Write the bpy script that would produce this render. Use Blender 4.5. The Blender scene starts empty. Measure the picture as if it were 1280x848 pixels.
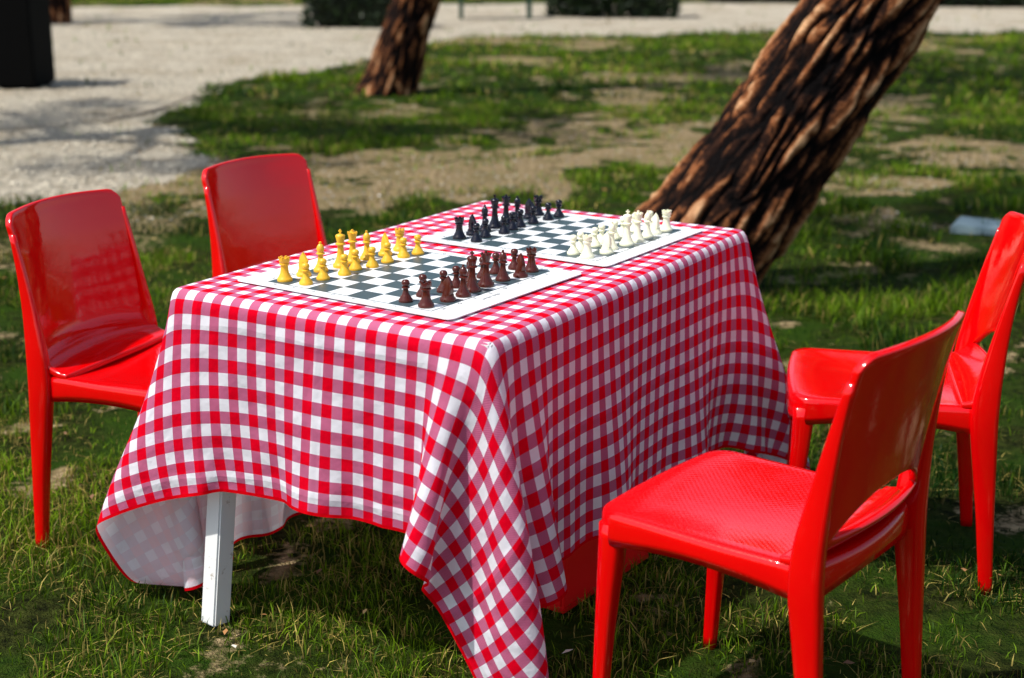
import bpy, bmesh, math, random
import numpy as np
from mathutils import Vector, Matrix, noise as mn
random.seed(7); rng=np.random.default_rng(11)
scene=bpy.context.scene
col=scene.collection

# ------------------------------------------------------------------ helpers
def new_mat(name):
    m=bpy.data.materials.new(name); m.use_nodes=True
    nt=m.node_tree; nt.nodes.clear()
    out=nt.nodes.new('ShaderNodeOutputMaterial')
    b=nt.nodes.new('ShaderNodeBsdfPrincipled')
    nt.links.new(b.outputs[0],out.inputs[0])
    return m,nt,b,out
def N(nt,t,**kw):
    n=nt.nodes.new(t)
    for k,v in kw.items(): setattr(n,k,v)
    return n
def math_n(nt,op,a,b=None,c=None):
    n=nt.nodes.new('ShaderNodeMath'); n.operation=op
    for i,v in enumerate((a,b,c)):
        if v is None: continue
        if isinstance(v,(int,float)): n.inputs[i].default_value=v
        else: nt.links.new(v,n.inputs[i])
    return n.outputs[0]
def mix_c(nt,f,a,b,bt='MIX'):
    n=nt.nodes.new('ShaderNodeMix'); n.data_type='RGBA'; n.blend_type=bt
    for sock,v in ((n.inputs[0],f),(n.inputs[6],a),(n.inputs[7],b)):
        if isinstance(v,(int,float)): sock.default_value=v
        elif isinstance(v,tuple): sock.default_value=(*v,1) if len(v)==3 else v
        else: nt.links.new(v,sock)
    return n.outputs[2]
def ramp(nt,src,stops):
    n=nt.nodes.new('ShaderNodeValToRGB'); cr=n.color_ramp
    while len(cr.elements)<len(stops): cr.elements.new(0.5)
    for e,(p,c) in zip(cr.elements,stops):
        e.position=p; e.color=(*c,1) if isinstance(c,tuple) else (c,c,c,1)
    nt.links.new(src,n.inputs[0]); return n.outputs[0]
def noise_n(nt,vec,scale,detail=4,rough=.55,dist=0):
    n=nt.nodes.new('ShaderNodeTexNoise'); n.inputs['Scale'].default_value=scale
    n.inputs['Detail'].default_value=detail; n.inputs['Roughness'].default_value=rough
    n.inputs['Distortion'].default_value=dist
    if vec is not None: nt.links.new(vec,n.inputs['Vector'])
    return n.outputs[0]
def bump(nt,b,h,strength=.5,dist=.01):
    n=nt.nodes.new('ShaderNodeBump'); n.inputs['Strength'].default_value=strength
    n.inputs['Distance'].default_value=dist
    nt.links.new(h,n.inputs['Height']); nt.links.new(n.outputs[0],b.inputs['Normal']); return n
def objco(nt): return nt.nodes.new('ShaderNodeTexCoord').outputs['Object']

def mesh_obj(name,verts,faces,mat=None,smooth=True,parent=None):
    me=bpy.data.meshes.new(name)
    me.from_pydata([tuple(v) for v in verts],[],[tuple(f) for f in faces]); me.update()
    if smooth: me.polygons.foreach_set('use_smooth',[True]*len(me.polygons))
    o=bpy.data.objects.new(name,me); col.objects.link(o)
    if mat:
        for m in (mat if isinstance(mat,list) else [mat]): me.materials.append(m)
    if parent: o.parent=parent
    return o
def empty(name,loc=(0,0,0),rz=0):
    o=bpy.data.objects.new(name,None); o.empty_display_size=.1
    o.location=loc; o.rotation_euler=(0,0,rz); col.objects.link(o); return o
def np_mesh(name,V,loops,starts,totals,mat,colors=None,cname='col',parent=None,smooth=False):
    me=bpy.data.meshes.new(name)
    me.vertices.add(len(V)); me.vertices.foreach_set('co',V.astype(np.float32).ravel())
    me.loops.add(len(loops)); me.loops.foreach_set('vertex_index',loops.astype(np.int32))
    me.polygons.add(len(starts)); me.polygons.foreach_set('loop_start',starts.astype(np.int32))
    try: me.polygons.foreach_set('loop_total',totals.astype(np.int32))
    except Exception: pass
    if smooth: me.polygons.foreach_set('use_smooth',np.ones(len(starts),dtype=bool))
    me.update(calc_edges=True)
    if colors is not None:
        a=me.color_attributes.new(cname,'FLOAT_COLOR','POINT')
        a.data.foreach_set('color',colors.astype(np.float32).ravel())
    me.materials.append(mat)
    o=bpy.data.objects.new(name,me); col.objects.link(o)
    if parent: o.parent=parent
    return o
def box(name,cx,cy,cz,sx,sy,sz,mat,parent=None,bev=.004,rot=None):
    bm=bmesh.new(); bmesh.ops.create_cube(bm,size=1)
    bmesh.ops.scale(bm,vec=(sx,sy,sz),verts=bm.verts)
    if bev: bmesh.ops.bevel(bm,geom=list(bm.edges),offset=bev,segments=2,affect='EDGES')
    me=bpy.data.meshes.new(name); bm.to_mesh(me); bm.free(); me.materials.append(mat)
    o=bpy.data.objects.new(name,me); col.objects.link(o); o.location=(cx,cy,cz)
    if rot: o.rotation_euler=rot
    if parent: o.parent=parent
    return o
# value noise (numpy)
_tab=rng.random((256,256))
def vnoise(x,y):
    xi=np.floor(x).astype(int); yi=np.floor(y).astype(int); fx=x-xi; fy=y-yi
    fx=fx*fx*(3-2*fx); fy=fy*fy*(3-2*fy)
    g=lambda a,b:_tab[a%256,b%256]
    return (g(xi,yi)*(1-fx)+g(xi+1,yi)*fx)*(1-fy)+(g(xi,yi+1)*(1-fx)+g(xi+1,yi+1)*fx)*fy
def fbm(x,y,o=4):
    s=0;a=.5;t=0
    for k in range(o):
        s=s+a*vnoise(x*2**k+17.3*k,y*2**k+5.1*k); t+=a; a*=.5
    return s/t
sstep=lambda a,b,x: (lambda t:t*t*(3-2*t))(np.clip((x-a)/(b-a),0,1))

# ------------------------------------------------------------------ camera
F,H,P,R=1807.7,1.4684,0.2724,0.0073
cam=bpy.data.cameras.new('camera'); co=bpy.data.objects.new('camera',cam); col.objects.link(co)
co.matrix_world=Matrix.Translation((0,0,H))@Matrix.Rotation(math.pi/2-P,4,'X')@Matrix.Rotation(R,4,'Z')
cam.sensor_width=36; cam.lens=F/1280*36; cam.clip_end=600; cam.clip_start=.05
cam.dof.use_dof=True; cam.dof.focus_distance=3.05; cam.dof.aperture_fstop=3.0
scene.camera=co
scene.view_settings.view_transform='Standard'; scene.view_settings.look='None'; scene.view_settings.exposure=0

# ------------------------------------------------------------------ light
SD=Vector((-.70,-.36,1.30)).normalized()
el=math.asin(SD.z); az=math.atan2(SD.x,SD.y)
w=bpy.data.worlds.new("World"); scene.world=w; w.use_nodes=True; nt=w.node_tree
sky=nt.nodes.new('ShaderNodeTexSky'); sky.sky_type='NISHITA'; sky.sun_disc=False
sky.sun_elevation=el; sky.sun_rotation=az; sky.altitude=100; sky.air_density=1.2; sky.dust_density=2.5
nt.links.new(sky.outputs[0],nt.nodes['Background'].inputs[0]); nt.nodes['Background'].inputs[1].default_value=.15
sl=bpy.data.lights.new('sun','SUN'); sl.energy=4.8; sl.angle=math.radians(1.0); sl.color=(1,.975,.93)
so=bpy.data.objects.new('sun',sl); col.objects.link(so); so.location=(-10,-3,15)
so.rotation_euler=SD.to_track_quat('Z','Y').to_euler()

# ------------------------------------------------------------------ ground masks
def gravel_mask(x,y):
    n=(fbm(x*1.1,y*1.1)-.5)*.9+(fbm(x*5,y*5)-.5)*.45
    xb=np.interp(y,[3,5,7,8.1,8.6,9.5,10.4,12,15.2,17.2,20,22.2],[-9,-6.5,-3.9,-2.8,-2.3,-2.0,-2.5,-3.0,-2.8,-1.75,-1.3,-.8])
    m1=sstep(-.25,.25,(xb-x)+n*.9)*sstep(6.5,8.0,y+n)*(y<40)
    yb=22.0+np.where(x<4.1,.29*(x+1),1.48+.12*(x-4.1))
    m2=sstep(-.35,.35,(y-yb)+n*1.0)*sstep(-.4,.4,(yb+10.5-y)+n)
    m1=m1*(y<23)
    return np.maximum(m1,m2)
def dirt_mask(x,y):
    n=fbm(x*.9+40,y*.9+3); n2=fbm(x*4+9,y*4); n3=fbm(x*11+2,y*11+7,3)
    d1=np.exp(-(((x+.9)/2.0)**2+((y-9.2-.25*(x+.9))/1.2)**2)**1.5)
    d2=np.exp(-(((x-1.1)/1.3)**2+((y-10.8)/1.5)**2)**1.5)
    d3=np.exp(-(((x-3.3)/.9)**2+((y-10.2)/1.2)**2)**1.5)
    d4=np.exp(-(((x+2.3)/.9)**2+((y-8.7)/.8)**2)**1.5)
    d5=np.exp(-(((x-1.5)/.3)**2+((y-3.5)/.35)**2))*.8
    d=np.maximum.reduce([d1,d2,d3,d4,d5])
    bg=.95*sstep(.53,.72,n)*sstep(4,8,y)+.45*sstep(.52,.7,n2)
    return np.clip(sstep(.25,1.05,d*1.0+(n2-.5)*2.0+(n3-.5)*1.5+(n-.5)*.6)+bg*.6,0,1)

# ground sheet
def spaced(lo,hi,n,c,k):
    a=math.asinh((lo-c)/k); b=math.asinh((hi-c)/k)
    return c+k*np.sinh(np.linspace(a,b,n))
gx=spaced(-160,160,440,0,3.); gy=spaced(-60,220,520,9,4.)
GX,GY=np.meshgrid(gx,gy)
GZ=((fbm(GX*1.3,GY*1.3)-.5)*.05)*sstep(4.2,7,GY)
V=np.stack([GX,GY,GZ],-1).reshape(-1,3)
ny,nx=GX.shape
idx=np.arange(nx*ny).reshape(ny,nx)
Fq=np.stack([idx[:-1,:-1],idx[:-1,1:],idx[1:,1:],idx[1:,:-1]],-1).reshape(-1,4)
gm=gravel_mask(GX,GY).ravel(); dm=dirt_mask(GX,GY).ravel()
C=np.stack([gm,dm,fbm(GX*.6+7,GY*.6).ravel(),np.ones(nx*ny)],-1)
m,nt,b,_=new_mat('ground_soil_grass')
oc=objco(nt)
at=N(nt,'ShaderNodeAttribute',attribute_name='col'); sp=N(nt,'ShaderNodeSeparateColor'); nt.links.new(at.outputs['Color'],sp.inputs[0])
n1=noise_n(nt,oc,3.2,6,.6); n2=noise_n(nt,oc,28,5,.65); n3=noise_n(nt,oc,140,3,.6); n0=noise_n(nt,oc,1.1,5,.7)
vor=N(nt,'ShaderNodeTexVoronoi'); vor.inputs['Scale'].default_value=24; nt.links.new(oc,vor.inputs['Vector'])
grass_c=mix_c(nt,ramp(nt,n2,[(.35,0.0),(.7,1.0)]),(.006,.008,.002),(.065,.080,.014))
grass_c=mix_c(nt,ramp(nt,n1,[(.42,0.),(.62,.8)]),grass_c,(.032,.080,.005))
dirt_c=mix_c(nt,ramp(nt,n2,[(.32,0.),(.66,1.)]),(.10,.062,.03),(.62,.46,.25))
dirt_c=mix_c(nt,ramp(nt,n1,[(.45,0.),(.62,.55)]),dirt_c,(.16,.14,.045))
grav_c=mix_c(nt,ramp(nt,n2,[(.3,0.),(.7,1.)]),(.38,.31,.21),(.84,.74,.56))
grav_c=mix_c(nt,.42,grav_c,mix_c(nt,vor.outputs['Color'],(.20,.165,.12),(1.,.92,.76)),'MIX')
grav_c=mix_c(nt,ramp(nt,n0,[(.46,0.),(.62,.55)]),grav_c,mix_c(nt,1.,grav_c,(.60,.52,.42),'MULTIPLY'))
dm_s=math_n(nt,'MULTIPLY_ADD',math_n(nt,'SUBTRACT',n2,.5),1.3,sp.outputs[1])
dm_s=ramp(nt,dm_s,[(.35,0.),(.65,1.)])
c1=mix_c(nt,dm_s,grass_c,dirt_c)
gm_s=ramp(nt,math_n(nt,'MULTIPLY_ADD',math_n(nt,'SUBTRACT',n2,.5),.8,sp.outputs[0]),[(.35,0.),(.6,1.)])
c2=mix_c(nt,gm_s,c1,grav_c)
nt.links.new(c2,b.inputs['Base Color']); b.inputs['Roughness'].default_value=1
b.inputs['Specular IOR Level'].default_value=.05
bump(nt,b,math_n(nt,'ADD',n2,n3),.9,.035)
ground=np_mesh('ground',V,Fq.ravel(),np.arange(len(Fq))*4,np.full(len(Fq),4),m,C,smooth=True)

def ground_z(x,y): return ((fbm(x*1.3,y*1.3)-.5)*.05)*sstep(4.2,7,y)

# ------------------------------------------------------------------ grass (one object)
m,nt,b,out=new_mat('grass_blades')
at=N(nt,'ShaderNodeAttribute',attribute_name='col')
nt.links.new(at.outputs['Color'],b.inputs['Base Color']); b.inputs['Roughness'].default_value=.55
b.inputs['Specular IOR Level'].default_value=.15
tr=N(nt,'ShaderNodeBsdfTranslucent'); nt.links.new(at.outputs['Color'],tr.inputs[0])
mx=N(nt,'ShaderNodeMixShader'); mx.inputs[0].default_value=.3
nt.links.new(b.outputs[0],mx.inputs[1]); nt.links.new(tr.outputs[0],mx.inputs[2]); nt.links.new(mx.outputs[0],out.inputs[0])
Vs=[];Cs=[]
def blades(y0,y1,dens,h0,h1,wd,margin,keep=1.0):
    wmax=.40*y1+margin
    n=int(dens*(y1-y0)*2*wmax)
    y=rng.uniform(y0,y1,n); x=rng.uniform(-wmax,wmax,n)
    ok=np.abs(x)<.40*y+margin
    g=gravel_mask(x,y); d=dirt_mask(x,y)
    cl=fbm(x*3.5+3,y*3.5+8,3)
    p=(1-.985*sstep(.25,.6,g))*(1-.86*d)*(.15+1.2*sstep(.40,.62,cl))
    ok&=rng.random(n)<p*keep
    x=x[ok];y=y[ok];cl=cl[ok];n=len(x); dd=d[ok]
    lush=sstep(.6,1.6,x)*sstep(3.8,5,y)*(1-sstep(8,10,y))
    far_sunlit=sstep(5.5,10,y)  # sunlight on the distant lawn, put into the blade colour
    h=rng.uniform(h0,h1,n)*(.55+.9*sstep(.35,.65,cl))*(1-.45*dd)*(1+.5*lush)
    a=rng.uniform(0,2*np.pi,n); lean=rng.uniform(.15,1.1,n)**1.3; 
    flat=rng.random(n)<.2
    lean[flat]=rng.uniform(1.2,2.4,flat.sum())
    ld=rng.uniform(0,2*np.pi,n)
    ww=wd*rng.uniform(.6,1.3,n)
    z=ground_z(x,y)
    dx=np.cos(a)*ww/2;dy=np.sin(a)*ww/2
    lx=np.cos(ld)*lean*h;ly=np.sin(ld)*lean*h
    zz=h/np.sqrt(1+lean**2*.7); zz[flat]=h[flat]*.22
    v=np.empty((n,5,3))
    v[:,0]=np.stack([x-dx,y-dy,z-.004],-1);v[:,1]=np.stack([x+dx,y+dy,z-.004],-1)
    v[:,2]=np.stack([x+dx*.7+lx*.35,y+dy*.7+ly*.35,z+zz*.62],-1);v[:,3]=np.stack([x-dx*.7+lx*.35,y-dy*.7+ly*.35,z+zz*.62],-1)
    v[:,4]=np.stack([x+lx,y+ly,z+zz],-1)
    t=rng.random(n); pt=fbm(x*.8+30,y*.8+11,3)
    k=np.clip(t**1.8*.9+(pt-.5)*2.6-.02+.36*far_sunlit-.25*lush,0,1)[:,None]
    g1=np.array([.009,.042,.002]);g2=np.array([.21,.36,.006])
    c=g1*(1-k)+g2*k
    st=(rng.random(n)<(.08+.18*dd+.22*sstep(.48,.65,pt))*(1-.7*lush))|flat&(rng.random(n)<.5*(1-.7*lush))
    c[st]=np.array([.60,.47,.12])*rng.uniform(.25,1.1,(st.sum(),1))
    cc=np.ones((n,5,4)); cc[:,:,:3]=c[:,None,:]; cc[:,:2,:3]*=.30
    Vs.append(v.reshape(-1,3));Cs.append(cc.reshape(-1,4))
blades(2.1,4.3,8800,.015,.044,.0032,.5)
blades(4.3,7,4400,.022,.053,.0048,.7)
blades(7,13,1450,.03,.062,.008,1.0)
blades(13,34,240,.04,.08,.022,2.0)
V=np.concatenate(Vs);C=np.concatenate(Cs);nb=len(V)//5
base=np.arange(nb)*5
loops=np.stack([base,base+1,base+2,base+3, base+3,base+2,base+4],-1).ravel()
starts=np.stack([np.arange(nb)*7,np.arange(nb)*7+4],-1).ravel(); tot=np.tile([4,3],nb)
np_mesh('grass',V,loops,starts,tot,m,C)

# gravel stones (one object)
m_stone,nt,b,_=new_mat('gravel_stone'); at=N(nt,'ShaderNodeAttribute',attribute_name='col')
nt.links.new(at.outputs['Color'],b.inputs['Base Color']); b.inputs['Roughness'].default_value=.9
n=44000; y=7.5+16.5*rng.random(n)**1.4; x=rng.uniform(-1,1,n)*(.42*y+1)
gg=gravel_mask(x,y)
ok=(gg>.25)|((dirt_mask(x,y)>.4)&(rng.random(n)<.30)); x=x[ok];y=y[ok];gg=gg[ok];n=len(x)
s=rng.uniform(.005,.017,n)*np.where(gg>.25,1,.7); z=ground_z(x,y)
oct_=np.array([[1,0,0],[0,1,0],[-1,0,0],[0,-1,0],[0,0,.7],[0,0,-.4]])
jit=rng.uniform(.7,1.3,(n,6,3)); v=oct_[None]*jit*s[:,None,None]; v=v+np.stack([x,y,z+s*.25],-1)[:,None]
f=np.array([[0,1,4],[1,2,4],[2,3,4],[3,0,4],[1,0,5],[2,1,5],[3,2,5],[0,3,5]])
L=(f[None]+np.arange(n)[:,None,None]*6).reshape(-1)
cc=np.ones((n,6,4)); cc[:,:,:3]=(np.array([.74,.66,.51])*rng.uniform(.35,1.2,(n,1))*np.where(gg>.25,1,.75)[:,None])[:,None]
np_mesh('gravel',v.reshape(-1,3),L,np.arange(n*8)*3,np.full(n*8,3),m_stone,cc.reshape(-1,4))
# fallen leaves (one object)
n=170; y=2.3+9*rng.random(n)**1.2; x=rng.uniform(-1,1,n)*(.40*y+.3); s=rng.uniform(.008,.018,n); a=rng.uniform(0,6.28,n); z=ground_z(x,y)+rng.uniform(.012,.035,n)
ca,sa=np.cos(a),np.sin(a)
v=np.stack([np.stack([x-ca*s,y-sa*s,z],-1),np.stack([x+sa*s*.5,y-ca*s*.5,z+s*.4],-1),np.stack([x+ca*s,y+sa*s,z+s*.3],-1),np.stack([x-sa*s*.5,y+ca*s*.5,z+s*.2],-1)],1)
cc=np.ones((n,4,4)); pal=np.array([[.35,.16,.05],[.50,.36,.14],[.18,.09,.04],[.75,.70,.60]]); cc[:,:,:3]=pal[rng.choice(4,n,p=[.45,.3,.2,.05])][:,None]
np_mesh('fallen_leaves',v.reshape(-1,3),np.arange(n*4),np.arange(n)*4,np.full(n,4),m_stone,cc.reshape(-1,4))

# ------------------------------------------------------------------ table + cloth
TB=np.array([-0.0373,2.5337]);th=1.0387;W=.7914;Lg=1.2579
e=np.array([math.cos(th),math.sin(th)]);nv_=np.array([-math.sin(th),math.cos(th)])
def T(u,v,z): return (TB[0]+nv_[0]*u+e[0]*v,TB[1]+nv_[1]*u+e[1]*v,z)
m_white,nt,b,_=new_mat('white_painted_metal')
oc=objco(nt); nn=noise_n(nt,oc,14,6,.7)
nt.links.new(mix_c(nt,ramp(nt,nn,[(.57,0.),(.64,1.)]),(.78,.78,.76),(.30,.22,.15)),b.inputs['Base Color']); b.inputs['Roughness'].default_value=.55
table=empty('folding_table')
def beam(name,p0,p1,s,mat,parent):
    p0=Vector(p0);p1=Vector(p1);d=(p1-p0)
    o=box(name,*((p0+p1)/2),s,s,d.length,mat,parent,.004)
    o.rotation_mode='QUATERNION'; o.rotation_quaternion=d.to_track_quat('Z','Y')
    return o
ct=T(W/2,Lg/2,.731)
box('table_top',*ct,Lg-.016,W-.016,.034,m_white,table,.004,(0,0,th))
for k,(u0,v0,u1,v1) in enumerate([(W-.085,.10,W-.072,.012),(.085,.16,.085,.16),(W-.075,Lg-.10,W-.062,Lg-.03),(.075,Lg-.10,.062,Lg-.03)]):
    beam('leg_%d'%(k+1),T(u0,v0,.715),T(u1,v1,0),.047,m_white,table)
for k,(u,v,sx,sy) in enumerate([(W/2,.1,.03,W-.16),(W/2,Lg-.1,.03,W-.16),(.09,Lg/2,Lg-.2,.03),(W-.09,Lg/2,Lg-.2,.03)]):
    box('apron_%d'%(k+1),*T(u,v,.685),sx,sy,.055,m_white,table,.002,(0,0,th))

ZT=.7525
oF,oR,oL,oB=.372,.475,.585,.46
U=np.linspace(-oR,W+oL,int((W+oR+oL)/.02)+1); Vv=np.linspace(-oF,Lg+oB,int((Lg+oF+oB)/.02)+1)
UU,VV=np.meshgrid(U,Vv,indexing='ij')
X=np.stack([UU,VV,np.full_like(UU,ZT)],-1)
inside=(UU>-.002)&(UU<W+.002)&(VV>-.002)&(VV<Lg+.002)
wgt=np.where(inside,0.,1.)[...,None]
free=~inside
du=U[1]-U[0];dv=Vv[1]-Vv[0]
X[...,2]+=free*(fbm(UU*5+3,VV*5)-.5)*.03
def batches():
    B=[]
    nU,nV=UU.shape
    for s in (0,1):
        B.append(((slice(s,nU-1,2),slice(None)),(slice(s+1,nU,2),slice(None)),du,1.))
        B.append(((slice(None),slice(s,nV-1,2)),(slice(None),slice(s+1,nV,2)),dv,1.))
    dg=math.hypot(du,dv)
    for s in (0,1):
        B.append(((slice(s,nU-1,2),slice(0,nV-1)),(slice(s+1,nU,2),slice(1,nV)),dg,.35))
        B.append(((slice(s+1,nU,2),slice(0,nV-1)),(slice(s,nU-1,2),slice(1,nV)),dg,.35))
    return B,nU,nV
Bt,nU,nV=batches()
B2=[]
for a,bb,l,k in Bt:
    A=X[a];Bq=X[bb]; n0=min(A.shape[0],Bq.shape[0]); n1=min(A.shape[1],Bq.shape[1])
    B2.append((a,bb,l,k,n0,n1))
def solve(A,Bq,wA,wB,l,k):
    d=Bq-A; ln=np.sqrt((d*d).sum(-1,keepdims=True))+1e-9
    c=d*((ln-l)/ln*k/(wA+wB+1e-9))
    A+=wA*c; Bq-=wB*c
bend=[]
for s in range(4):
    for axx in (0,1):
        n_=X.shape[axx]; ii=np.arange(s,n_-4,4)
        bend.append((axx,ii))
Vel=np.zeros_like(X); dt=1/60
G0=np.zeros_like(X); G0[...,2]=-9.8; G=np.zeros_like(X)
def blob(u,v,ru,rv): return np.exp(-((UU-u)/ru)**2-((VV-v)/rv)**2)
# corner A (u=W,v=0): front panel swings outwards along +u, the tip hangs down behind it
fA=blob(W+.18,-oF*.85,.11,.20); G[...,0]+=13.0*fA; G[...,1]+=-2.0*fA; G[...,2]+=3.5*fA
fT=blob(W+oL*1.0,-oF*1.0,.20,.28); G[...,0]+=-3.5*fT; G[...,1]+=3.0*fT; G[...,2]-=12*fT
# corner C (u=0,v=Lg): swings out to the right
fC=blob(-.30,Lg+.12,.3,.22); G[...,0]+=-2.4*fC; G[...,1]+=3.5*fC
# corner B : flap spreads sideways
fB=blob(-.10,-oF*.9,.14,.2); G[...,0]+=2.4*fB
fB=blob(-oR*.9,-.15,.2,.14); G[...,0]+=-0.8*fB; G[...,1]+=0.4*fB
# a few looser folds on the hanging sides
G[...,1]+=-0.9*np.sin(UU*17+1)*(VV<-.15)*(UU>.25)*(UU<W)
G[...,0]+=-0.9*np.sin(VV*15+.5)*(UU<-.2)*(VV>.3)*(VV<Lg)
def collide(X):
    u=X[...,0];v=X[...,1];z=X[...,2]; mgn=.004
    ins=free&(u>-mgn)&(u<W+mgn)&(v>-mgn)&(v<Lg+mgn)&(z<ZT)
    if ins.any():
        pt=np.maximum(ZT-z,0)
        st=np.stack([u+mgn,W+mgn-u,v+mgn,Lg+mgn-v,pt],-1); k=st.argmin(-1)
        for i in range(5):
            q=ins&(k==i)
            if i==0: u[q]=-mgn
            elif i==1: u[q]=W+mgn
            elif i==2: v[q]=-mgn
            elif i==3: v[q]=Lg+mgn
            else: z[q]=ZT
    lo=free&(z<.012); z[lo]=.012
STEPS=250
for st in range(STEPS):
    Vel+=(G0+G)*dt; Vel*=.975
    if st>90: Vel*=.97
    Vel*=wgt
    Pv=X.copy(); X+=Vel*dt*wgt
    for it in range(12):
        for a,bb,l,k,n0,n1 in B2:
            solve(X[a][:n0,:n1],X[bb][:n0,:n1],wgt[a][:n0,:n1],wgt[bb][:n0,:n1],l,k)
        if it%3==0:
            for axx,ii in bend:
                for off in (2,4):
                    if axx==0: A=X[ii];Bq=X[ii+off];wA=wgt[ii];wB=wgt[ii+off];l=du*off
                    else: A=X[:,ii];Bq=X[:,ii+off];wA=wgt[:,ii];wB=wgt[:,ii+off];l=dv*off
                    d=Bq-A; ln=np.sqrt((d*d).sum(-1,keepdims=True))+1e-9
                    kk=.16 if off==2 else .06
                    c=d*(np.minimum(ln-l,0)/ln*kk/(wA+wB+1e-9))
                    if axx==0: X[ii]+=wA*c; X[ii+off]-=wB*c
                    else: X[:,ii]+=wA*c; X[:,ii+off]-=wB*c
        collide(X)
    Vel=(X-Pv)/dt
XW=np.empty_like(X)
XW[...,0]=TB[0]+nv_[0]*X[...,0]+e[0]*X[...,1]
XW[...,1]=TB[1]+nv_[1]*X[...,0]+e[1]*X[...,1]
XW[...,2]=X[...,2]+inside*(fbm(UU*4,VV*4)-.5)*.0015
m_cl,nt,b,out=new_mat('red_gingham_cotton')
uvn=N(nt,'ShaderNodeUVMap',uv_map='UVMap'); sx=N(nt,'ShaderNodeSeparateXYZ'); nt.links.new(uvn.outputs[0],sx.inputs[0])
PER=.049
def stripe(s,off):
    fr=math_n(nt,'FRACT',math_n(nt,'MULTIPLY_ADD',s,1/PER,off))
    return math_n(nt,'GREATER_THAN',fr,.5)
su=stripe(sx.outputs[0],20.3); sv=stripe(sx.outputs[1],20.1)
sm=math_n(nt,'ADD',su,sv)
both=math_n(nt,'GREATER_THAN',sm,1.5); one=math_n(nt,'GREATER_THAN',sm,.5)
wv=N(nt,'ShaderNodeTexWave'); wv.bands_direction='DIAGONAL'; wv.inputs['Scale'].default_value=160; nt.links.new(uvn.outputs[0],wv.inputs['Vector'])
mid=mix_c(nt,math_n(nt,'MULTIPLY',wv.outputs[1],.5),(.64,.17,.30),(.42,.06,.15))
cc=mix_c(nt,one,(.90,.88,.93),mid); cc=mix_c(nt,both,cc,(.82,.0,.016))
d1=math_n(nt,'MINIMUM',math_n(nt,'SUBTRACT',sx.outputs[0],float(U[0])),math_n(nt,'SUBTRACT',float(U[-1]),sx.outputs[0]))
d2=math_n(nt,'MINIMUM',math_n(nt,'SUBTRACT',sx.outputs[1],float(Vv[0])),math_n(nt,'SUBTRACT',float(Vv[-1]),sx.outputs[1]))
hem=math_n(nt,'LESS_THAN',math_n(nt,'MINIMUM',d1,d2),.007)
geo=N(nt,'ShaderNodeNewGeometry')
cc=mix_c(nt,math_n(nt,'MULTIPLY',geo.outputs['Backfacing'],.80),cc,(.88,.84,.88))
cc=mix_c(nt,hem,cc,(.72,.0,.006))
nt.links.new(cc,b.inputs['Base Color']); b.inputs['Roughness'].default_value=.9; b.inputs['Specular IOR Level'].default_value=.05
wk=noise_n(nt,uvn.outputs[0],9,4,.5); wk2=noise_n(nt,uvn.outputs[0],500,2,.5)
def crease(s,off,per):
    t=math_n(nt,'ABSOLUTE',math_n(nt,'SUBTRACT',math_n(nt,'FRACT',math_n(nt,'MULTIPLY_ADD',s,1/per,off)),.5))
    return math_n(nt,'MAXIMUM',math_n(nt,'SUBTRACT',1.,math_n(nt,'MULTIPLY',t,per/.014)),0.)
wps=N(nt,'ShaderNodeTexNoise'); wps.inputs['Scale'].default_value=4; nt.links.new(uvn.outputs[0],wps.inputs['Vector'])
us=math_n(nt,'MULTIPLY_ADD',wps.outputs[0],.02,sx.outputs[0]); vs_=math_n(nt,'MULTIPLY_ADD',wps.outputs[0],.02,sx.outputs[1])
cre=math_n(nt,'ADD',crease(us,10.18,.31),math_n(nt,'MULTIPLY',crease(vs_,10.62,.29),.7))
bump(nt,b,math_n(nt,'ADD',math_n(nt,'ADD',wk,math_n(nt,'MULTIPLY',cre,.16)),math_n(nt,'MULTIPLY',wk2,.03)),.65,.022)
tr=N(nt,'ShaderNodeBsdfTranslucent'); nt.links.new(cc,tr.inputs[0])
mx=N(nt,'ShaderNodeMixShader'); mx.inputs[0].default_value=.30
nt.links.new(b.outputs[0],mx.inputs[1]); nt.links.new(tr.outputs[0],mx.inputs[2]); nt.links.new(mx.outputs[0],out.inputs[0])
idx=np.arange(nU*nV).reshape(nU,nV)
Fq=np.stack([idx[:-1,:-1],idx[:-1,1:],idx[1:,1:],idx[1:,:-1]],-1).reshape(-1,4)
# the upper side of the cloth is its front side (test on a face in the middle of the table top)
ci=(nU//2)*(nV-1)+nV//2
pa,pb_,pc=[XW.reshape(-1,3)[Fq[ci][i]] for i in (0,1,2)]
if np.cross(pb_-pa,pc-pb_)[2]<0: Fq=Fq[:,::-1]
cloth=np_mesh('tablecloth',XW.reshape(-1,3),Fq.ravel(),np.arange(len(Fq))*4,np.full(len(Fq),4),m_cl,smooth=True)
uvl=cloth.data.uv_layers.new(name='UVMap')
uvs=np.stack([UU.ravel()[Fq.ravel()],VV.ravel()[Fq.ravel()]],-1)
uvl.data.foreach_set('uv',uvs.astype(np.float32).ravel())
ss=cloth.modifiers.new('s','SUBSURF'); ss.levels=1; ss.render_levels=1

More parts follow.
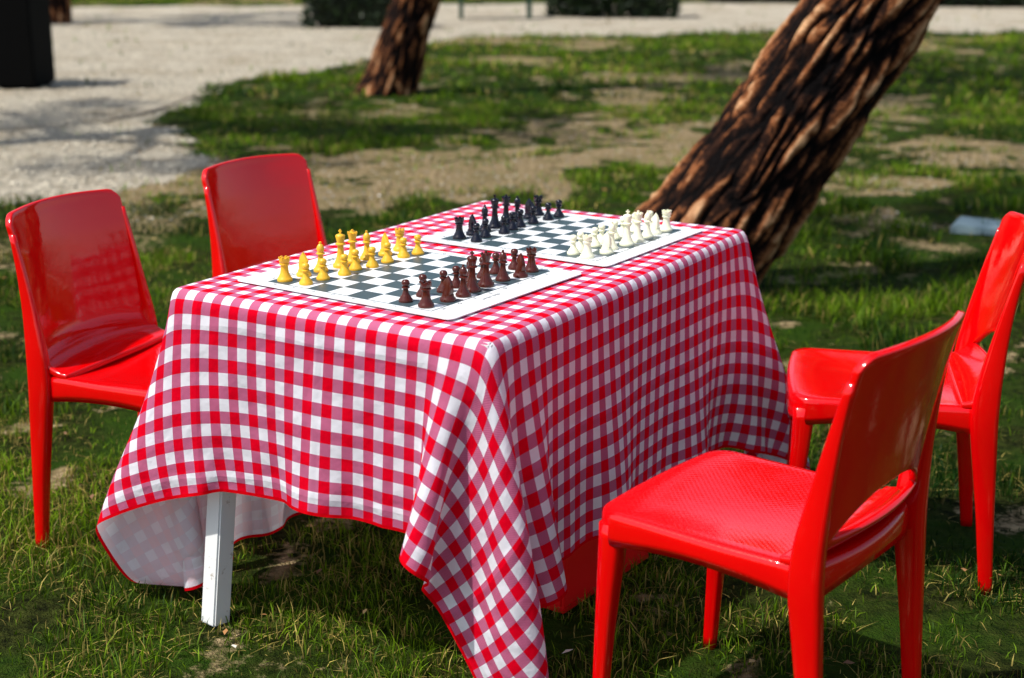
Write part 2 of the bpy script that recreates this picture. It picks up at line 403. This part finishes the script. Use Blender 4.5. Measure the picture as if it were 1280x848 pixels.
# red crate below the table
m_cr,nt,b,_=new_mat('red_crate_plastic'); b.inputs['Base Color'].default_value=(.85,.006,.008,1); b.inputs['Roughness'].default_value=.35
cr=empty('plastic_crate',T(.20,.64,0),th-.08)
box('floor',0,0,.012,.38,.28,.016,m_cr,cr,.003)
box('wall_1',0,-.137,.115,.38,.008,.19,m_cr,cr,.002); box('wall_2',0,.137,.115,.38,.008,.19,m_cr,cr,.002)
box('wall_3',-.187,0,.115,.008,.264,.19,m_cr,cr,.002); box('wall_4',.187,0,.115,.008,.264,.19,m_cr,cr,.002)
for k,(a,bq,c,d) in enumerate([(0,-.148,.40,.016),(0,.148,.40,.016)]): box('rim_%d'%(k+1),a,bq,.205,c,d,.018,m_cr,cr,.003)

# ------------------------------------------------------------------ chairs
def plastic(name,grid):
    m,nt,b,_=new_mat(name)
    oc=objco(nt); nn=noise_n(nt,oc,4,3,.5)
    nt.links.new(mix_c(nt,nn,(.62,.0,.001),(.82,.001,.002)),b.inputs['Base Color'])
    nr=noise_n(nt,oc,45,4,.6); nt.links.new(ramp(nt,nr,[(.3,.04),(.75,.15)]),b.inputs['Roughness'])
    b.inputs['Specular IOR Level'].default_value=.5
    b.inputs['Coat Weight'].default_value=.2; b.inputs['Coat Roughness'].default_value=.04
    h=noise_n(nt,oc,22,3,.5)
    if grid:
        s=N(nt,'ShaderNodeSeparateXYZ'); nt.links.new(oc,s.inputs[0])
        gx_=math_n(nt,'SINE',math_n(nt,'MULTIPLY',s.outputs[0],480)); gy_=math_n(nt,'SINE',math_n(nt,'MULTIPLY',s.outputs[1],480))
        h=math_n(nt,'ADD',h,math_n(nt,'MULTIPLY',math_n(nt,'MULTIPLY',gx_,gy_),.12))
    bump(nt,b,h,.16,.004)
    return m
m_ch=plastic('glossy_red_plastic',False); m_cs=plastic('textured_red_plastic',True)
def sweepz(name,keys,mat,parent,n=14,m=22):
    ks=np.array(keys,float); zs=np.linspace(ks[0,2],ks[-1,2],m); V=[];Fc=[]
    def cr(col_):
        return np.interp(zs,ks[:,2],ks[:,col_])
    def smooth(a):
        a=a.copy()
        for _ in range(2): a[1:-1]=(a[:-2]+2*a[1:-1]+a[2:])/4
        return a
    xs,ys,hx,hy=[smooth(cr(c)) for c in (0,1,3,4)]
    for i in range(m):
        for j in range(n):
            a=2*math.pi*j/n; c,s=math.cos(a),math.sin(a)
            V.append((xs[i]+hx[i]*math.copysign(abs(c)**.55,c),ys[i]+hy[i]*math.copysign(abs(s)**.55,s),zs[i]))
    for i in range(m-1):
        for j in range(n):
            k=(j+1)%n; Fc.append((i*n+j,i*n+k,(i+1)*n+k,(i+1)*n+j))
    Fc.append(tuple(range(n-1,-1,-1))); Fc.append(tuple((m-1)*n+j for j in range(n)))
    return mesh_obj(name,V,Fc,mat,True,parent)
def chair(name,x,y,yaw,slot):
    p=empty(name,(x,y,0),yaw-math.pi/2)
    out=[]; hw=.222;yf=.225;yr=-.205;r=.045
    cs=[(hw-r,yf-r,0),(-hw+r,yf-r,90),(-hw+r,yr+r,180),(hw-r,yr+r,270)]
    for k,(cx,cy,a0) in enumerate(cs):
        for i in range(8):
            a=math.radians(a0+90*i/7); out.append((cx+r*math.cos(a),cy+r*math.sin(a)))
        nx_=cs[(k+1)%4]; a=math.radians(nx_[2]); q=(nx_[0]+r*math.cos(a),nx_[1]+r*math.sin(a)); l=out[-1]
        for i in range(1,9): t=i/9; out.append((l[0]*(1-t)+q[0]*t,l[1]*(1-t)+q[1]*t))
    o2=[]
    for (a,bq) in out:
        t=max(0,min(1,(-bq-.05)/.155)); bq2=bq-.034*t*(1-(a/hw)**2)
        t2=max(0,min(1,(bq-.1)/.12)); bq2+=.012*t2*(1-(a/hw)**2)
        o2.append((a*(1-.04*t),bq2))
    n=len(o2); V=[];Fc=[]
    def dish(a,bq): 
        return -.016*max(0,1-((a/.2)**2))*max(0,1-((bq+.02)/.2)**2)
    rings=[(1.0-.012/.22,.393,0),(1.0,.388,0),(1.004,.405,0),(1.0,.437,0),(.992,.446,0),(.97,.4505,0),(.92,.451,1),(.82,.451,1),(.65,.451,1),(.45,.451,1),(.25,.451,1),(.06,.451,1)]
    for s,z,dd in rings:
        for a,bq in o2:
            aa,bb=a*s,bq*s
            zz=z+(dish(aa,bb) if dd else 0)
            if z<.42:
                zz+=.022*max(0,1-(aa/.17)**2)*(abs(bb)>.17)+.016*max(0,1-(bb/.17)**2)*(abs(aa)>.19)
            V.append((aa,bb,zz))
    ur=len(rings)
    for s,z in [(.95,.41),(.945,.436),(.5,.43),(.06,.43)]:
        for a,bq in o2: V.append((a*s,bq*s,z-.006))
    for i in range(ur-1):
        for j in range(n): k=(j+1)%n; Fc.append((i*n+j,i*n+k,(i+1)*n+k,(i+1)*n+j))
    Fc.append(tuple((ur-1)*n+j for j in range(n)))
    seq=[0]+[ur+i for i in range(4)]
    for i0,i1 in zip(seq[:-1],seq[1:]):
        for j in range(n): k=(j+1)%n; Fc.append((i0*n+k,i0*n+j,i1*n+j,i1*n+k))
    Fc.append(tuple((ur+3)*n+j for j in range(n-1,-1,-1)))
    mesh_obj('seat',V,Fc,m_cs,True,p)
    V=[];Fc=[];nu_=41
    zf,yf0,fr,fy=(.499,-.152,.047,.058) if slot else (.527,-.125,.075,.088)
    ez=[.44,.499,.527,.6,.66,.74,.80,.83];ey=[-.203,-.210,-.213,-.223,-.233,-.248,-.262,-.270]
    rows=[]
    for i in range(10):
        a=i/9*math.pi/2; z=.452+fr*(1-math.cos(a)); r_=[]
        for j in range(nu_):
            u=-1+2*j/(nu_-1); yy=yf0-fy*math.sin(a)-.033*(1-u*u)*(i/9)**1.3
            r_.append((u*np.interp(z,[.44,.55,.7,.83],[.213,.208,.206,.208]),yy,z))
        rows.append(r_)
    low=len(rows)
    for i in range(24):
        v=i/23; r_=[]
        for j in range(nu_):
            u=-1+2*j/(nu_-1)
            zt_=.838-.008*u*u-(.022*((abs(u)-.86)/.14)**2 if abs(u)>.86 else 0)
            zb=.452+fr
            if slot and abs(u)<.8: zb+=.066*(1-(abs(u)/.8)**2.4)
            z=zb+(zt_-zb)*v
            yy=np.interp(z,ez,ey)-.033*(1-u*u)-.005*v*(1-u*u)
            r_.append((u*np.interp(z,[.44,.55,.7,.83],[.213,.208,.206,.208]),yy,z))
        rows.append(r_)
    for r_ in rows: V+=r_
    for i in range(len(rows)-1):
        if i==low-1: continue
        for j in range(nu_-1):
            a=i*nu_+j; Fc.append((a,a+1,a+nu_+1,a+nu_))
    bk=mesh_obj('backrest',V,Fc,m_ch,True,p)
    bm=bmesh.new(); bm.from_mesh(bk.data); bmesh.ops.remove_doubles(bm,verts=bm.verts,dist=.0012); bm.to_mesh(bk.data); bm.free()
    s=bk.modifiers.new('sol','SOLIDIFY'); s.thickness=.016; s.offset=0
    bv=bk.modifiers.new('bev','BEVEL'); bv.width=.004; bv.segments=2; bv.limit_method='ANGLE'
    for k,sg in enumerate((-1,1)):
        sweepz('leg_rear_%d'%(k+1),[(sg*.208,-.245,0,.012,.015),(sg*.210,-.226,.2,.016,.021),(sg*.211,-.203,.42,.018,.032),(sg*.211,-.207,.50,.015,.028),(sg*.207,-.221,.60,.010,.019),(sg*.205,-.238,.70,.008,.012),(sg*.205,-.257,.785,.006,.007)],m_ch,p,14,36)
        sweepz('leg_front_%d'%(k+1),[(sg*.207,.212,0,.013,.013),(sg*.205,.204,.2,.017,.017),(sg*.200,.195,.38,.022,.024),(sg*.200,.193,.425,.021,.026)],m_ch,p,14,16)
    return p
chair('red_plastic_chair',-0.8552,3.4126,-0.3914,False)
chair('red_plastic_chair',-0.5295,4.0234,-0.6137,False)
chair('red_plastic_chair',0.4665,2.5186,2.4718,True)
chair('red_plastic_chair',0.9046,3.3371,2.9499,True)

# ------------------------------------------------------------------ chess boards & pieces
m_bw,nt,b,_=new_mat('board_white_vinyl'); b.inputs['Base Color'].default_value=(.80,.82,.82,1); b.inputs['Roughness'].default_value=.38
m_bd,nt,b,_=new_mat('board_dark_print'); b.inputs['Base Color'].default_value=(.045,.075,.085,1); b.inputs['Roughness'].default_value=.38
m_ink,nt,b,_=new_mat('black_ink'); b.inputs['Base Color'].default_value=(.02,.02,.02,1)
SQ=.0535;ZB=.7560
def board(bu,bv,bt,Su,Sv,title):
    c=T(bu,bv,0)
    ang=math.atan2(nv_[1],nv_[0])-bt
    p=empty('chess_board',(c[0],c[1],ZB),ang)
    r=.014;pts=[]
    for cx,cy,a0 in [(Su/2-r,Sv/2-r,0),(-Su/2+r,Sv/2-r,90),(-Su/2+r,-Sv/2+r,180),(Su/2-r,-Sv/2+r,270)]:
        for i in range(7): a=math.radians(a0+15*i); pts.append((cx+r*math.cos(a),cy+r*math.sin(a)))
    n=len(pts);V=[(a,q,0) for a,q in pts]+[(a,q,.002) for a,q in pts]
    Fc=[tuple(range(n-1,-1,-1)),tuple(range(n,2*n))]+[(i,(i+1)%n,n+(i+1)%n,n+i) for i in range(n)]
    mesh_obj('mat_sheet',V,Fc,m_bw,False,p)
    V=[];Fc=[]
    for i in range(8):
        for j in range(8):
            if (i+j)%2==0:
                x0=(i-4)*SQ;y0=(j-4)*SQ;k=len(V)
                V+=[(x0,y0,.0024),(x0+SQ,y0,.0024),(x0+SQ,y0+SQ,.0024),(x0,y0+SQ,.0024)];Fc.append((k,k+1,k+2,k+3))
    h=4*SQ
    for (x0,y0,x1,y1) in [(-h-.003,-h-.003,h+.003,-h-.0005),(-h-.003,h+.0005,h+.003,h+.003),(-h-.003,-h-.0004,-h-.0005,h+.0004),(h+.0005,-h-.0004,h+.003,h+.0004)]:
        k=len(V);V+=[(x0,y0,.0024),(x1,y0,.0024),(x1,y1,.0024),(x0,y1,.0024)];Fc.append((k,k+1,k+2,k+3))
    mesh_obj('dark_squares',V,Fc,m_bd,False,p)
    def txt(body,size,x,y,rz):
        cu=bpy.data.curves.new('mark','FONT'); cu.body=body; cu.size=size; cu.align_x='CENTER';cu.align_y='CENTER'
        o=bpy.data.objects.new('mark',cu); col.objects.link(o); o.parent=p; cu.materials.append(m_ink)
        o.location=(x,y,.0026); o.rotation_euler=(0,0,rz)
    for i in range(8):
        for sgn in (-1,1):
            q=(i-3.5)*SQ
            txt('ABCDEFGH'[i],.013,sgn*(h+.012),q,-math.pi/2); txt(str(i+1),.013,q,sgn*(h+.012),-math.pi/2)
    if title:
        txt('SAKK  CLUB',.020,h+.035,-.06,-math.pi/2); txt('chess school',.012,-h-.030,.05,math.pi/2)
    return p,ang
def pmat(name,c,r,sp_=.5):
    m,nt,b,_=new_mat(name); b.inputs['Base Color'].default_value=(*c,1); b.inputs['Roughness'].default_value=r
    b.inputs['Specular IOR Level'].default_value=sp_
    return m
m_y=pmat('yellow_plastic',(.82,.45,.025),.35); m_br=pmat('dark_brown_plastic',(.075,.012,.006),.22)
m_bk=pmat('black_plastic',(.005,.005,.012),.2); m_iv=pmat('ivory_plastic',(.88,.86,.62),.35)
prof={
'pawn':[(0,0),(.0155,0),(.0158,.003),(.0150,.006),(.0125,.009),(.0118,.012),(.0085,.016),(.0062,.023),(.0055,.030),(.0090,.0325),(.0092,.0345),(.0060,.0365),(.0078,.039),(.0092,.043),(.0086,.0475),(.0060,.051),(0,.0525)],
'rook':[(0,0),(.0175,0),(.0178,.004),(.0168,.007),(.014,.010),(.0132,.013),(.0105,.018),(.0088,.028),(.0085,.038),(.0115,.0405),(.0115,.043),(.0095,.0445),(.0122,.0485),(.0122,.0565),(.0085,.0565),(.0080,.0525),(0,.0525)],
'bishop':[(0,0),(.0172,0),(.0175,.004),(.0165,.007),(.0135,.010),(.0128,.013),(.0092,.019),(.0068,.030),(.0060,.042),(.0105,.0445),(.0105,.0465),(.0070,.0485),(.0080,.051),(.0092,.056),(.0080,.063),(.0045,.069),(.0022,.0705),(.0032,.0725),(.0026,.0752),(0,.0762)],
'queen':[(0,0),(.0188,0),(.0192,.004),(.0180,.008),(.0148,.011),(.0140,.015),(.0102,.022),(.0075,.036),(.0066,.052),(.0118,.0545),(.0118,.057),(.0080,.059),(.0085,.063),(.0112,.074),(.0118,.078),(.0095,.0775),(.0060,.0800),(.0030,.0820),(.0036,.0840),(.0028,.0865),(0,.0873)],
'king':[(0,0),(.0192,0),(.0196,.004),(.0184,.008),(.0150,.011),(.0142,.015),(.0106,.022),(.0080,.037),(.0070,.056),(.0122,.0585),(.0122,.061),(.0084,.063),(.0090,.067),(.0118,.080),(.0105,.083),(.0050,.0855),(0,.0865)],
'knight':[(0,0),(.0176,0),(.0179,.004),(.0168,.007),(.0140,.010),(.0132,.0135),(.0130,.0155),(0,.0158)],
}
def lathe(pr,n=28):
    V=[];Fc=[]
    for r,z in pr:
        for j in range(n): a=2*math.pi*j/n; V.append((r*math.cos(a),r*math.sin(a),z))
    for i in range(len(pr)-1):
        for j in range(n): k=(j+1)%n; Fc.append((i*n+j,i*n+k,(i+1)*n+k,(i+1)*n+j))
    return V,Fc
def addbox(V,Fc,cx,cy,cz,sx,sy,sz):
    k=len(V)
    for dz in (-1,1):
        for dx,dy in ((-1,-1),(1,-1),(1,1),(-1,1)): V.append((cx+dx*sx/2,cy+dy*sy/2,cz+dz*sz/2))
    for f in [(3,2,1,0),(4,5,6,7),(0,1,5,4),(1,2,6,5),(2,3,7,6),(3,0,4,7)]: Fc.append(tuple(k+i for i in f))
pm={}
for kind,pr in prof.items():
    V,Fc=lathe(pr)
    if kind=='king':
        addbox(V,Fc,0,0,.0915,.0034,.003,.012); addbox(V,Fc,0,0,.0925,.0100,.0028,.0034)
    if kind=='queen':
        for j in range(8):
            a=2*math.pi*j/8; addbox(V,Fc,.0105*math.cos(a),.0105*math.sin(a),.0792,.0034,.0034,.004)
    if kind=='rook':
        for j in range(6):
            a=2*math.pi*j/6; addbox(V,Fc,.0102*math.cos(a),.0102*math.sin(a),.0578,.0046,.0046,.0036)
    if kind=='knight':
        sil=[(-.0105,.015,.0085),(-.0125,.026,.0080),(-.0115,.038,.0065),(-.0085,.048,.0055),(-.0035,.0550,.0048),(-.0005,.0600,.0020),(.0018,.0548,.0048),(.0060,.0505,.0052),(.0125,.0425,.0046),(.0155,.0385,.0040),(.0140,.0345,.0040),(.0100,.0335,.0044),(.0050,.0365,.0055),(.0035,.0330,.0062),(.0070,.0265,.0075),(.0095,.0200,.0082),(.0105,.015,.0085)]
        cx=sum(s_[0] for s_ in sil)/len(sil);k0=len(V);n=len(sil)
        for sy,sc in ((-1,.72),(-.6,1.0),(.6,1.0),(1,.72)):
            for a,z,t in sil: V.append((cx+(a-cx)*sc,sy*t,.034+(z-.034)*(sc if z>.016 else 1)))
        for i in range(3):
            for j in range(n): k=(j+1)%n; Fc.append((k0+i*n+j,k0+i*n+k,k0+(i+1)*n+k,k0+(i+1)*n+j))
        Fc.append(tuple(k0+j for j in range(n)));Fc.append(tuple(k0+3*n+j for j in range(n-1,-1,-1)))
    pm[kind]=(V,Fc)
mcache={}
def piece(kind,mat,cname,loc,rz):
    key=(kind,mat.name)
    if key not in mcache:
        me=bpy.data.meshes.new('%s_%s'%(cname,kind)); V,Fc=pm[kind]; me.from_pydata([(a*.93,q*.93,z*.87) for a,q,z in V],[],Fc); me.update()
        bm=bmesh.new(); bm.from_mesh(me); bmesh.ops.recalc_face_normals(bm,faces=bm.faces); bm.to_mesh(me); bm.free()
        me.polygons.foreach_set('use_smooth',[True]*len(me.polygons)); me.materials.append(mat)
        try: me.set_sharp_from_angle(angle=math.radians(50))
        except Exception: pass
        mcache[key]=me
    o=bpy.data.objects.new('%s_chess_%s'%(cname,kind),mcache[key]); col.objects.link(o); o.location=loc; o.rotation_euler=(0,0,rz)
order=['rook','knight','bishop','queen','king','bishop','knight','rook']
for (bu,bv,bt,Su,Sv,ti),(mhi,nhi),(mlo,nlo) in [((.412,.345,.06,.57,.49,True),(m_y,'yellow'),(m_br,'brown')),((.3529,.9181,.0373,.525,.50,False),(m_bk,'black'),(m_iv,'white'))]:
    p,ang=board(bu,bv,bt,Su,Sv,ti)
    for side,(mt,nm) in ((1,(mhi,nhi)),(-1,(mlo,nlo))):
        for i in range(8):
            for rank in (3.5,2.5):
                lx=side*rank*SQ+random.uniform(-.008,.008); ly=(i-3.5)*SQ+random.uniform(-.008,.008)
                kind=order[i] if rank==3.5 else 'pawn'
                wx=p.location[0]+math.cos(ang)*lx-math.sin(ang)*ly; wy=p.location[1]+math.sin(ang)*lx+math.cos(ang)*ly
                face=ang+(math.pi if side==1 else 0)
                piece(kind,mt,nm,(wx,wy,ZB+.0025),face+(random.uniform(-.4,.4)))

# ------------------------------------------------------------------ trees
m_bark,nt,b,_=new_mat('furrowed_bark')
at=N(nt,'ShaderNodeAttribute',attribute_name='col'); sp=N(nt,'ShaderNodeSeparateColor'); nt.links.new(at.outputs['Color'],sp.inputs[0])
oc=objco(nt); n1=noise_n(nt,oc,35,5,.65); n2=noise_n(nt,oc,5,3,.5)
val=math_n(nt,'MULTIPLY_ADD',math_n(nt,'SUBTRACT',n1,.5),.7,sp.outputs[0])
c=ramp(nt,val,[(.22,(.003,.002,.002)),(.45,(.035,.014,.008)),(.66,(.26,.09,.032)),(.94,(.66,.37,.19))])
c=mix_c(nt,ramp(nt,n2,[(.45,0.),(.68,.5)]),c,mix_c(nt,1.,c,(.62,.64,.58),'MULTIPLY'))
nt.links.new(c,b.inputs['Base Color']); b.inputs['Roughness'].default_value=.95; b.inputs['Specular IOR Level'].default_value=.1
bump(nt,b,val,1.0,.03)
m_leaf,nt,b,out=new_mat('tree_leaves')
at=N(nt,'ShaderNodeAttribute',attribute_name='col'); nt.links.new(at.outputs['Color'],b.inputs['Base Color']); b.inputs['Roughness'].default_value=.5
tr=N(nt,'ShaderNodeBsdfTranslucent'); nt.links.new(at.outputs['Color'],tr.inputs[0])
mx=N(nt,'ShaderNodeMixShader'); mx.inputs[0].default_value=.4
nt.links.new(b.outputs[0],mx.inputs[1]); nt.links.new(tr.outputs[0],mx.inputs[2]); nt.links.new(mx.outputs[0],out.inputs[0])
def tube(name,pts,rad,mat,parent,seg,step,disp,vs=9.,stretch=.17,flare=0):
    P_=[Vector(p) for p in pts]; cum=[0]
    for a,bq in zip(P_[:-1],P_[1:]): cum.append(cum[-1]+(bq-a).length)
    m_=max(3,int(cum[-1]/step)); ts=np.linspace(0,cum[-1],m_)
    C3=np.array([[np.interp(t,cum,[p[k] for p in P_]) for k in range(3)] for t in ts])
    for _ in range(max(1,int(.15/step))): C3[1:-1]=(C3[:-2]+2*C3[1:-1]+C3[2:])/4
    rr=np.interp(ts,cum,rad)
    V=np.empty((m_,seg,3));Cc=np.ones((m_,seg,4)); ref=Vector((0,1,0))
    for i in range(m_):
        tg=Vector(C3[min(i+1,m_-1)]-C3[max(i-1,0)]).normalized()
        a=tg.cross(ref).normalized(); c=a.cross(tg)
        for j in range(seg):
            an=2*math.pi*j/seg; ca,sa=math.cos(an),math.sin(an)
            r=rr[i]
            if flare: r*=1+flare*math.exp(-ts[i]/.22)*(1+.35*math.sin(an*4+1))
            k=.5
            if disp:
                q=Vector((ca*rr[i]*vs,sa*rr[i]*vs,ts[i]*vs*stretch))
                wz=mn.noise_vector(Vector((q.x*.5,q.y*.5,q.z*1.4)))
                q=q+Vector((wz.x*.38,wz.y*.38,wz.z*.3))+mn.noise_vector(q*2.2)*.16
                ds,_p=mn.voronoi(q)
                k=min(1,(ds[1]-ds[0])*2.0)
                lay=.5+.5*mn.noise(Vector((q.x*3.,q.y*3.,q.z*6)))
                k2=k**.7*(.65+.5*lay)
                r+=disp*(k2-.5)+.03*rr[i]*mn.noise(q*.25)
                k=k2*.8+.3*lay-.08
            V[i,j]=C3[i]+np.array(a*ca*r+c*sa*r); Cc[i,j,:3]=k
    idx=np.arange(m_*seg).reshape(m_,seg); nx_=np.roll(idx,-1,1)
    Fq=np.stack([idx[:-1],nx_[:-1],nx_[1:],idx[1:]],-1).reshape(-1,4)
    return np_mesh(name,V.reshape(-1,3),Fq.ravel(),np.arange(len(Fq))*4,np.full(len(Fq),4),mat,Cc.reshape(-1,4),parent=parent,smooth=True)
def leaves(name,centers,per,rad,size,mat,parent=None,colr=((.03,.06,.01),(.09,.14,.02)),flat=.7):
    c=np.repeat(np.array(centers),per,0); n=len(c)
    d=rng.normal(size=(n,3)); d/=np.linalg.norm(d,axis=1)[:,None]
    q=c+d*(rng.random((n,1))**.45)*rad*np.array([1,1,flat])
    a=rng.normal(size=(n,3));a/=np.linalg.norm(a,axis=1)[:,None]
    bq=np.cross(a,rng.normal(size=(n,3)));bq/=np.linalg.norm(bq,axis=1)[:,None]
    s=size*rng.uniform(.6,1.3,(n,1))
    v=np.stack([q-a*s,q+bq*s*.5,q+a*s,q-bq*s*.5],1)
    k=rng.random((n,1)); cl=np.array(colr[0])*(1-k)+np.array(colr[1])*k
    cc=np.ones((n,4,4));cc[:,:,:3]=cl[:,None]
    return np_mesh(name,v.reshape(-1,3),np.arange(n*4),np.arange(n)*4,np.full(n,4),mat,cc.reshape(-1,4),parent=parent)
def tree(name,path,rad,seg,step,low,disp,vs,crown_r=2.4,nbr=9,clumps=5,flare=.25,seed=1,per=170,cs=.5):
    rd=random.Random(seed); p=empty(name,(0,0,0))
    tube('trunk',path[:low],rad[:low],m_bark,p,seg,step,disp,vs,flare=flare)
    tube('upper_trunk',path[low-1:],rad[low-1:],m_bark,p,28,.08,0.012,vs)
    up=path[low-1:]; cen=[]
    for i in range(nbr):
        t=rd.uniform(.35,1.0)*(len(up)-1); k=min(int(t),len(up)-2); f=t-k
        s=Vector(up[k]).lerp(Vector(up[k+1]),f)
        a=2*math.pi*i/nbr+rd.uniform(-.4,.4); L_=rd.uniform(.6,1.0)*crown_r
        m1=s+Vector((math.cos(a)*L_*.45,math.sin(a)*L_*.45,L_*.35)); e1=s+Vector((math.cos(a)*L_,math.sin(a)*L_,L_*rd.uniform(.35,.8)))
        tube('branch_%d'%(i+1),[s,m1,e1],[.09,.055,.02],m_bark,p,10,.1,0)
        for c_ in range(clumps):
            tt=rd.uniform(.2,1.1); bs=m1.lerp(e1,tt)
            cen.append(tuple(bs+Vector((rd.gauss(0,.45),rd.gauss(0,.45),rd.gauss(.1,.35)))))
    leaves('foliage',cen,per,cs,.075,m_leaf,p)
    return p
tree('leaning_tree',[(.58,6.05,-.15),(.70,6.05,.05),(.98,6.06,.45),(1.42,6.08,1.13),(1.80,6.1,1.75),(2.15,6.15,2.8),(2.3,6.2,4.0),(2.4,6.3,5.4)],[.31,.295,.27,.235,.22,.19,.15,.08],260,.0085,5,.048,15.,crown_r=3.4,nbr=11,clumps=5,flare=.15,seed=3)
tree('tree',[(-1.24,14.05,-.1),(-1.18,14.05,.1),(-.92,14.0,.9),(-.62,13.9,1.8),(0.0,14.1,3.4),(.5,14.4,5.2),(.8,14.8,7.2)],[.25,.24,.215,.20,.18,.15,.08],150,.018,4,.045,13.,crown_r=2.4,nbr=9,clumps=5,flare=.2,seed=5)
tree('tree',[(-7.75,24.6,-.1),(-7.7,24.6,.3),(-7.6,24.6,1.8),(-7.5,24.5,3.4),(-7.3,24.5,5.5)],[.34,.31,.27,.2,.08],60,.05,3,.03,10.,crown_r=2.6,nbr=9,clumps=4,flare=.2,seed=8)
tree('tree',[(-5.2,9.6,-.1),(-5.2,9.6,.3),(-5.1,9.7,1.6),(-4.8,9.9,3.2),(-4.4,10.2,5.6)],[.28,.25,.22,.19,.08],60,.05,3,.03,10.,crown_r=2.2,nbr=7,clumps=4,flare=.2,seed=11)  # added tree outside the view, put there to cast dappled shade
tree('tree',[(2.2,38,-.1),(2.2,38,.3),(2.3,38,1.8),(2.3,38,3.4),(2.4,38,5.5)],[.28,.26,.22,.2,.08],60,.05,3,.03,10.,flare=.2,seed=15)

# hedges / shrubs
def hedge(name,x0,x1,y,d,h,sz=.055):
    p=empty(name,((x0+x1)/2,y,0)); w_=(x1-x0)
    mcore,_,bb,_=new_mat('hedge_core'); bb.inputs['Base Color'].default_value=(.006,.010,.003,1); bb.inputs['Roughness'].default_value=1
    box('core',0,0,h/2-.04,w_-.2,d-.2,h-.1,mcore,p,.08)
    n=int(2600*max(1,w_*h/2)); a=rng.uniform(-.5,.5,(n,3)); k=rng.integers(0,5,n)
    q=a.copy()
    q[k==0,1]=-.5;q[k==1,1]=.5;q[k==2,0]=-.5;q[k==3,0]=.5;q[k==4,2]=.5
    c=q*np.array([w_,d,h])+np.array([0,0,h/2]); c+=rng.normal(0,.04,c.shape); c[:,2]=np.abs(c[:,2])
    leaves('foliage',c,1,.03,sz,m_leaf,p,((.004,.012,.002),(.02,.045,.006)))
hedge('hedge',-3.35,-1.86,24.2,1.1,1.2); hedge('hedge',.68,1.78,27.9,.9,1.0); hedge('hedge',1.98,2.98,27.9,.9,1.0)
hedge('hedge',4.6,7.2,34.5,1.2,1.3,.07); hedge('hedge',9,17,33.5,1.4,1.4,.07)
hedge('hedge',-20,-12,38,1.6,1.8,.09); hedge('hedge',-11,20,46,2,2.4,.12)
cen=[(rng.uniform(-60,60),rng.uniform(62,80),rng.uniform(1,9)) for _ in range(420)]
leaves('distant_trees',cen,45,2.6,.34,m_leaf,None,((.015,.03,.008),(.05,.08,.015)))

# path edging: low worn kerb strip between gravel and grass
m_kb,nt,bb,_=new_mat('worn_edging'); bb.inputs['Base Color'].default_value=(.17,.14,.10,1); bb.inputs['Roughness'].default_value=.9
kp=[(-3.30,11.6),(-3.14,12.1),(-3.02,12.8),(-2.96,13.5)]
V=[];Fc=[]
for i,(a,q) in enumerate(kp):
    for dx,z in ((-.025,-.03),(-.025,.012),(.025,.012),(.025,-.03)): V.append((a+dx,q,z))
for i in range(len(kp)-1):
    for j in range(4): k=(j+1)%4; Fc.append((i*4+j,i*4+k,(i+1)*4+k,(i+1)*4+j))
mesh_obj('path_edging',V,Fc,m_kb,False)

# park bench
m_gp,_,bb,_=new_mat('green_paint'); bb.inputs['Base Color'].default_value=(.01,.05,.03,1); bb.inputs['Roughness'].default_value=.4
m_wd,nt,bb,_=new_mat('bench_wood'); nn=noise_n(nt,objco(nt),12,4,.6); nt.links.new(mix_c(nt,nn,(.05,.03,.015),(.16,.10,.05)),bb.inputs['Base Color'])
bn=empty('park_bench',(-.35,27.0,0),.03)
for k,xx in enumerate((-.62,.62)):
    box('leg_%d'%(2*k+1),xx,-.2,.21,.08,.06,.42,m_gp,bn,.005); box('leg_%d'%(2*k+2),xx,.22,.42,.08,.06,.84,m_gp,bn,.005,(-.12,0,0))
    box('bearer_%d'%(k+1),xx,0,.40,.05,.46,.05,m_gp,bn,.004)
for k in range(4): box('seat_slat_%d'%(k+1),0,-.2+k*.11,.442,1.6,.09,.03,m_wd,bn,.006)
for k in range(3): box('back_slat_%d'%(k+1),0,.235+k*.018,.56+k*.12,1.6,.028,.09,m_wd,bn,.006,(-.12,0,0))

# litter bin (black box)
m_bl,nt,bb,_=new_mat('black_powder_coat'); bb.inputs['Base Color'].default_value=(.002,.002,.002,1); bb.inputs['Roughness'].default_value=.7; bb.inputs['Specular IOR Level'].default_value=.05
lb=empty('litter_bin',(-5.0,14.3,0),-.02)
box('body',0,0,.56,.84,.62,1.06,m_bl,lb,.012); box('plinth',0,0,.02,.76,.54,.06,m_bl,lb,.004); box('hood',0,0,1.22,.90,.68,.06,m_bl,lb,.012)
for sx_ in (-.38,.38):
    for sy_ in (-.27,.27): box('post',sx_,sy_,1.14,.04,.04,.13,m_bl,lb,.003)

# pale stone slab
m_st,nt,bb,_=new_mat('pale_stone'); nn=noise_n(nt,objco(nt),20,5,.6); nt.links.new(mix_c(nt,nn,(.24,.33,.35),(.42,.54,.54)),bb.inputs['Base Color']); bb.inputs['Roughness'].default_value=.8
box('stone_slab',2.48,7.40,.012,.36,.26,.06,m_st,None,.012,(0.02,0.02,-.45))
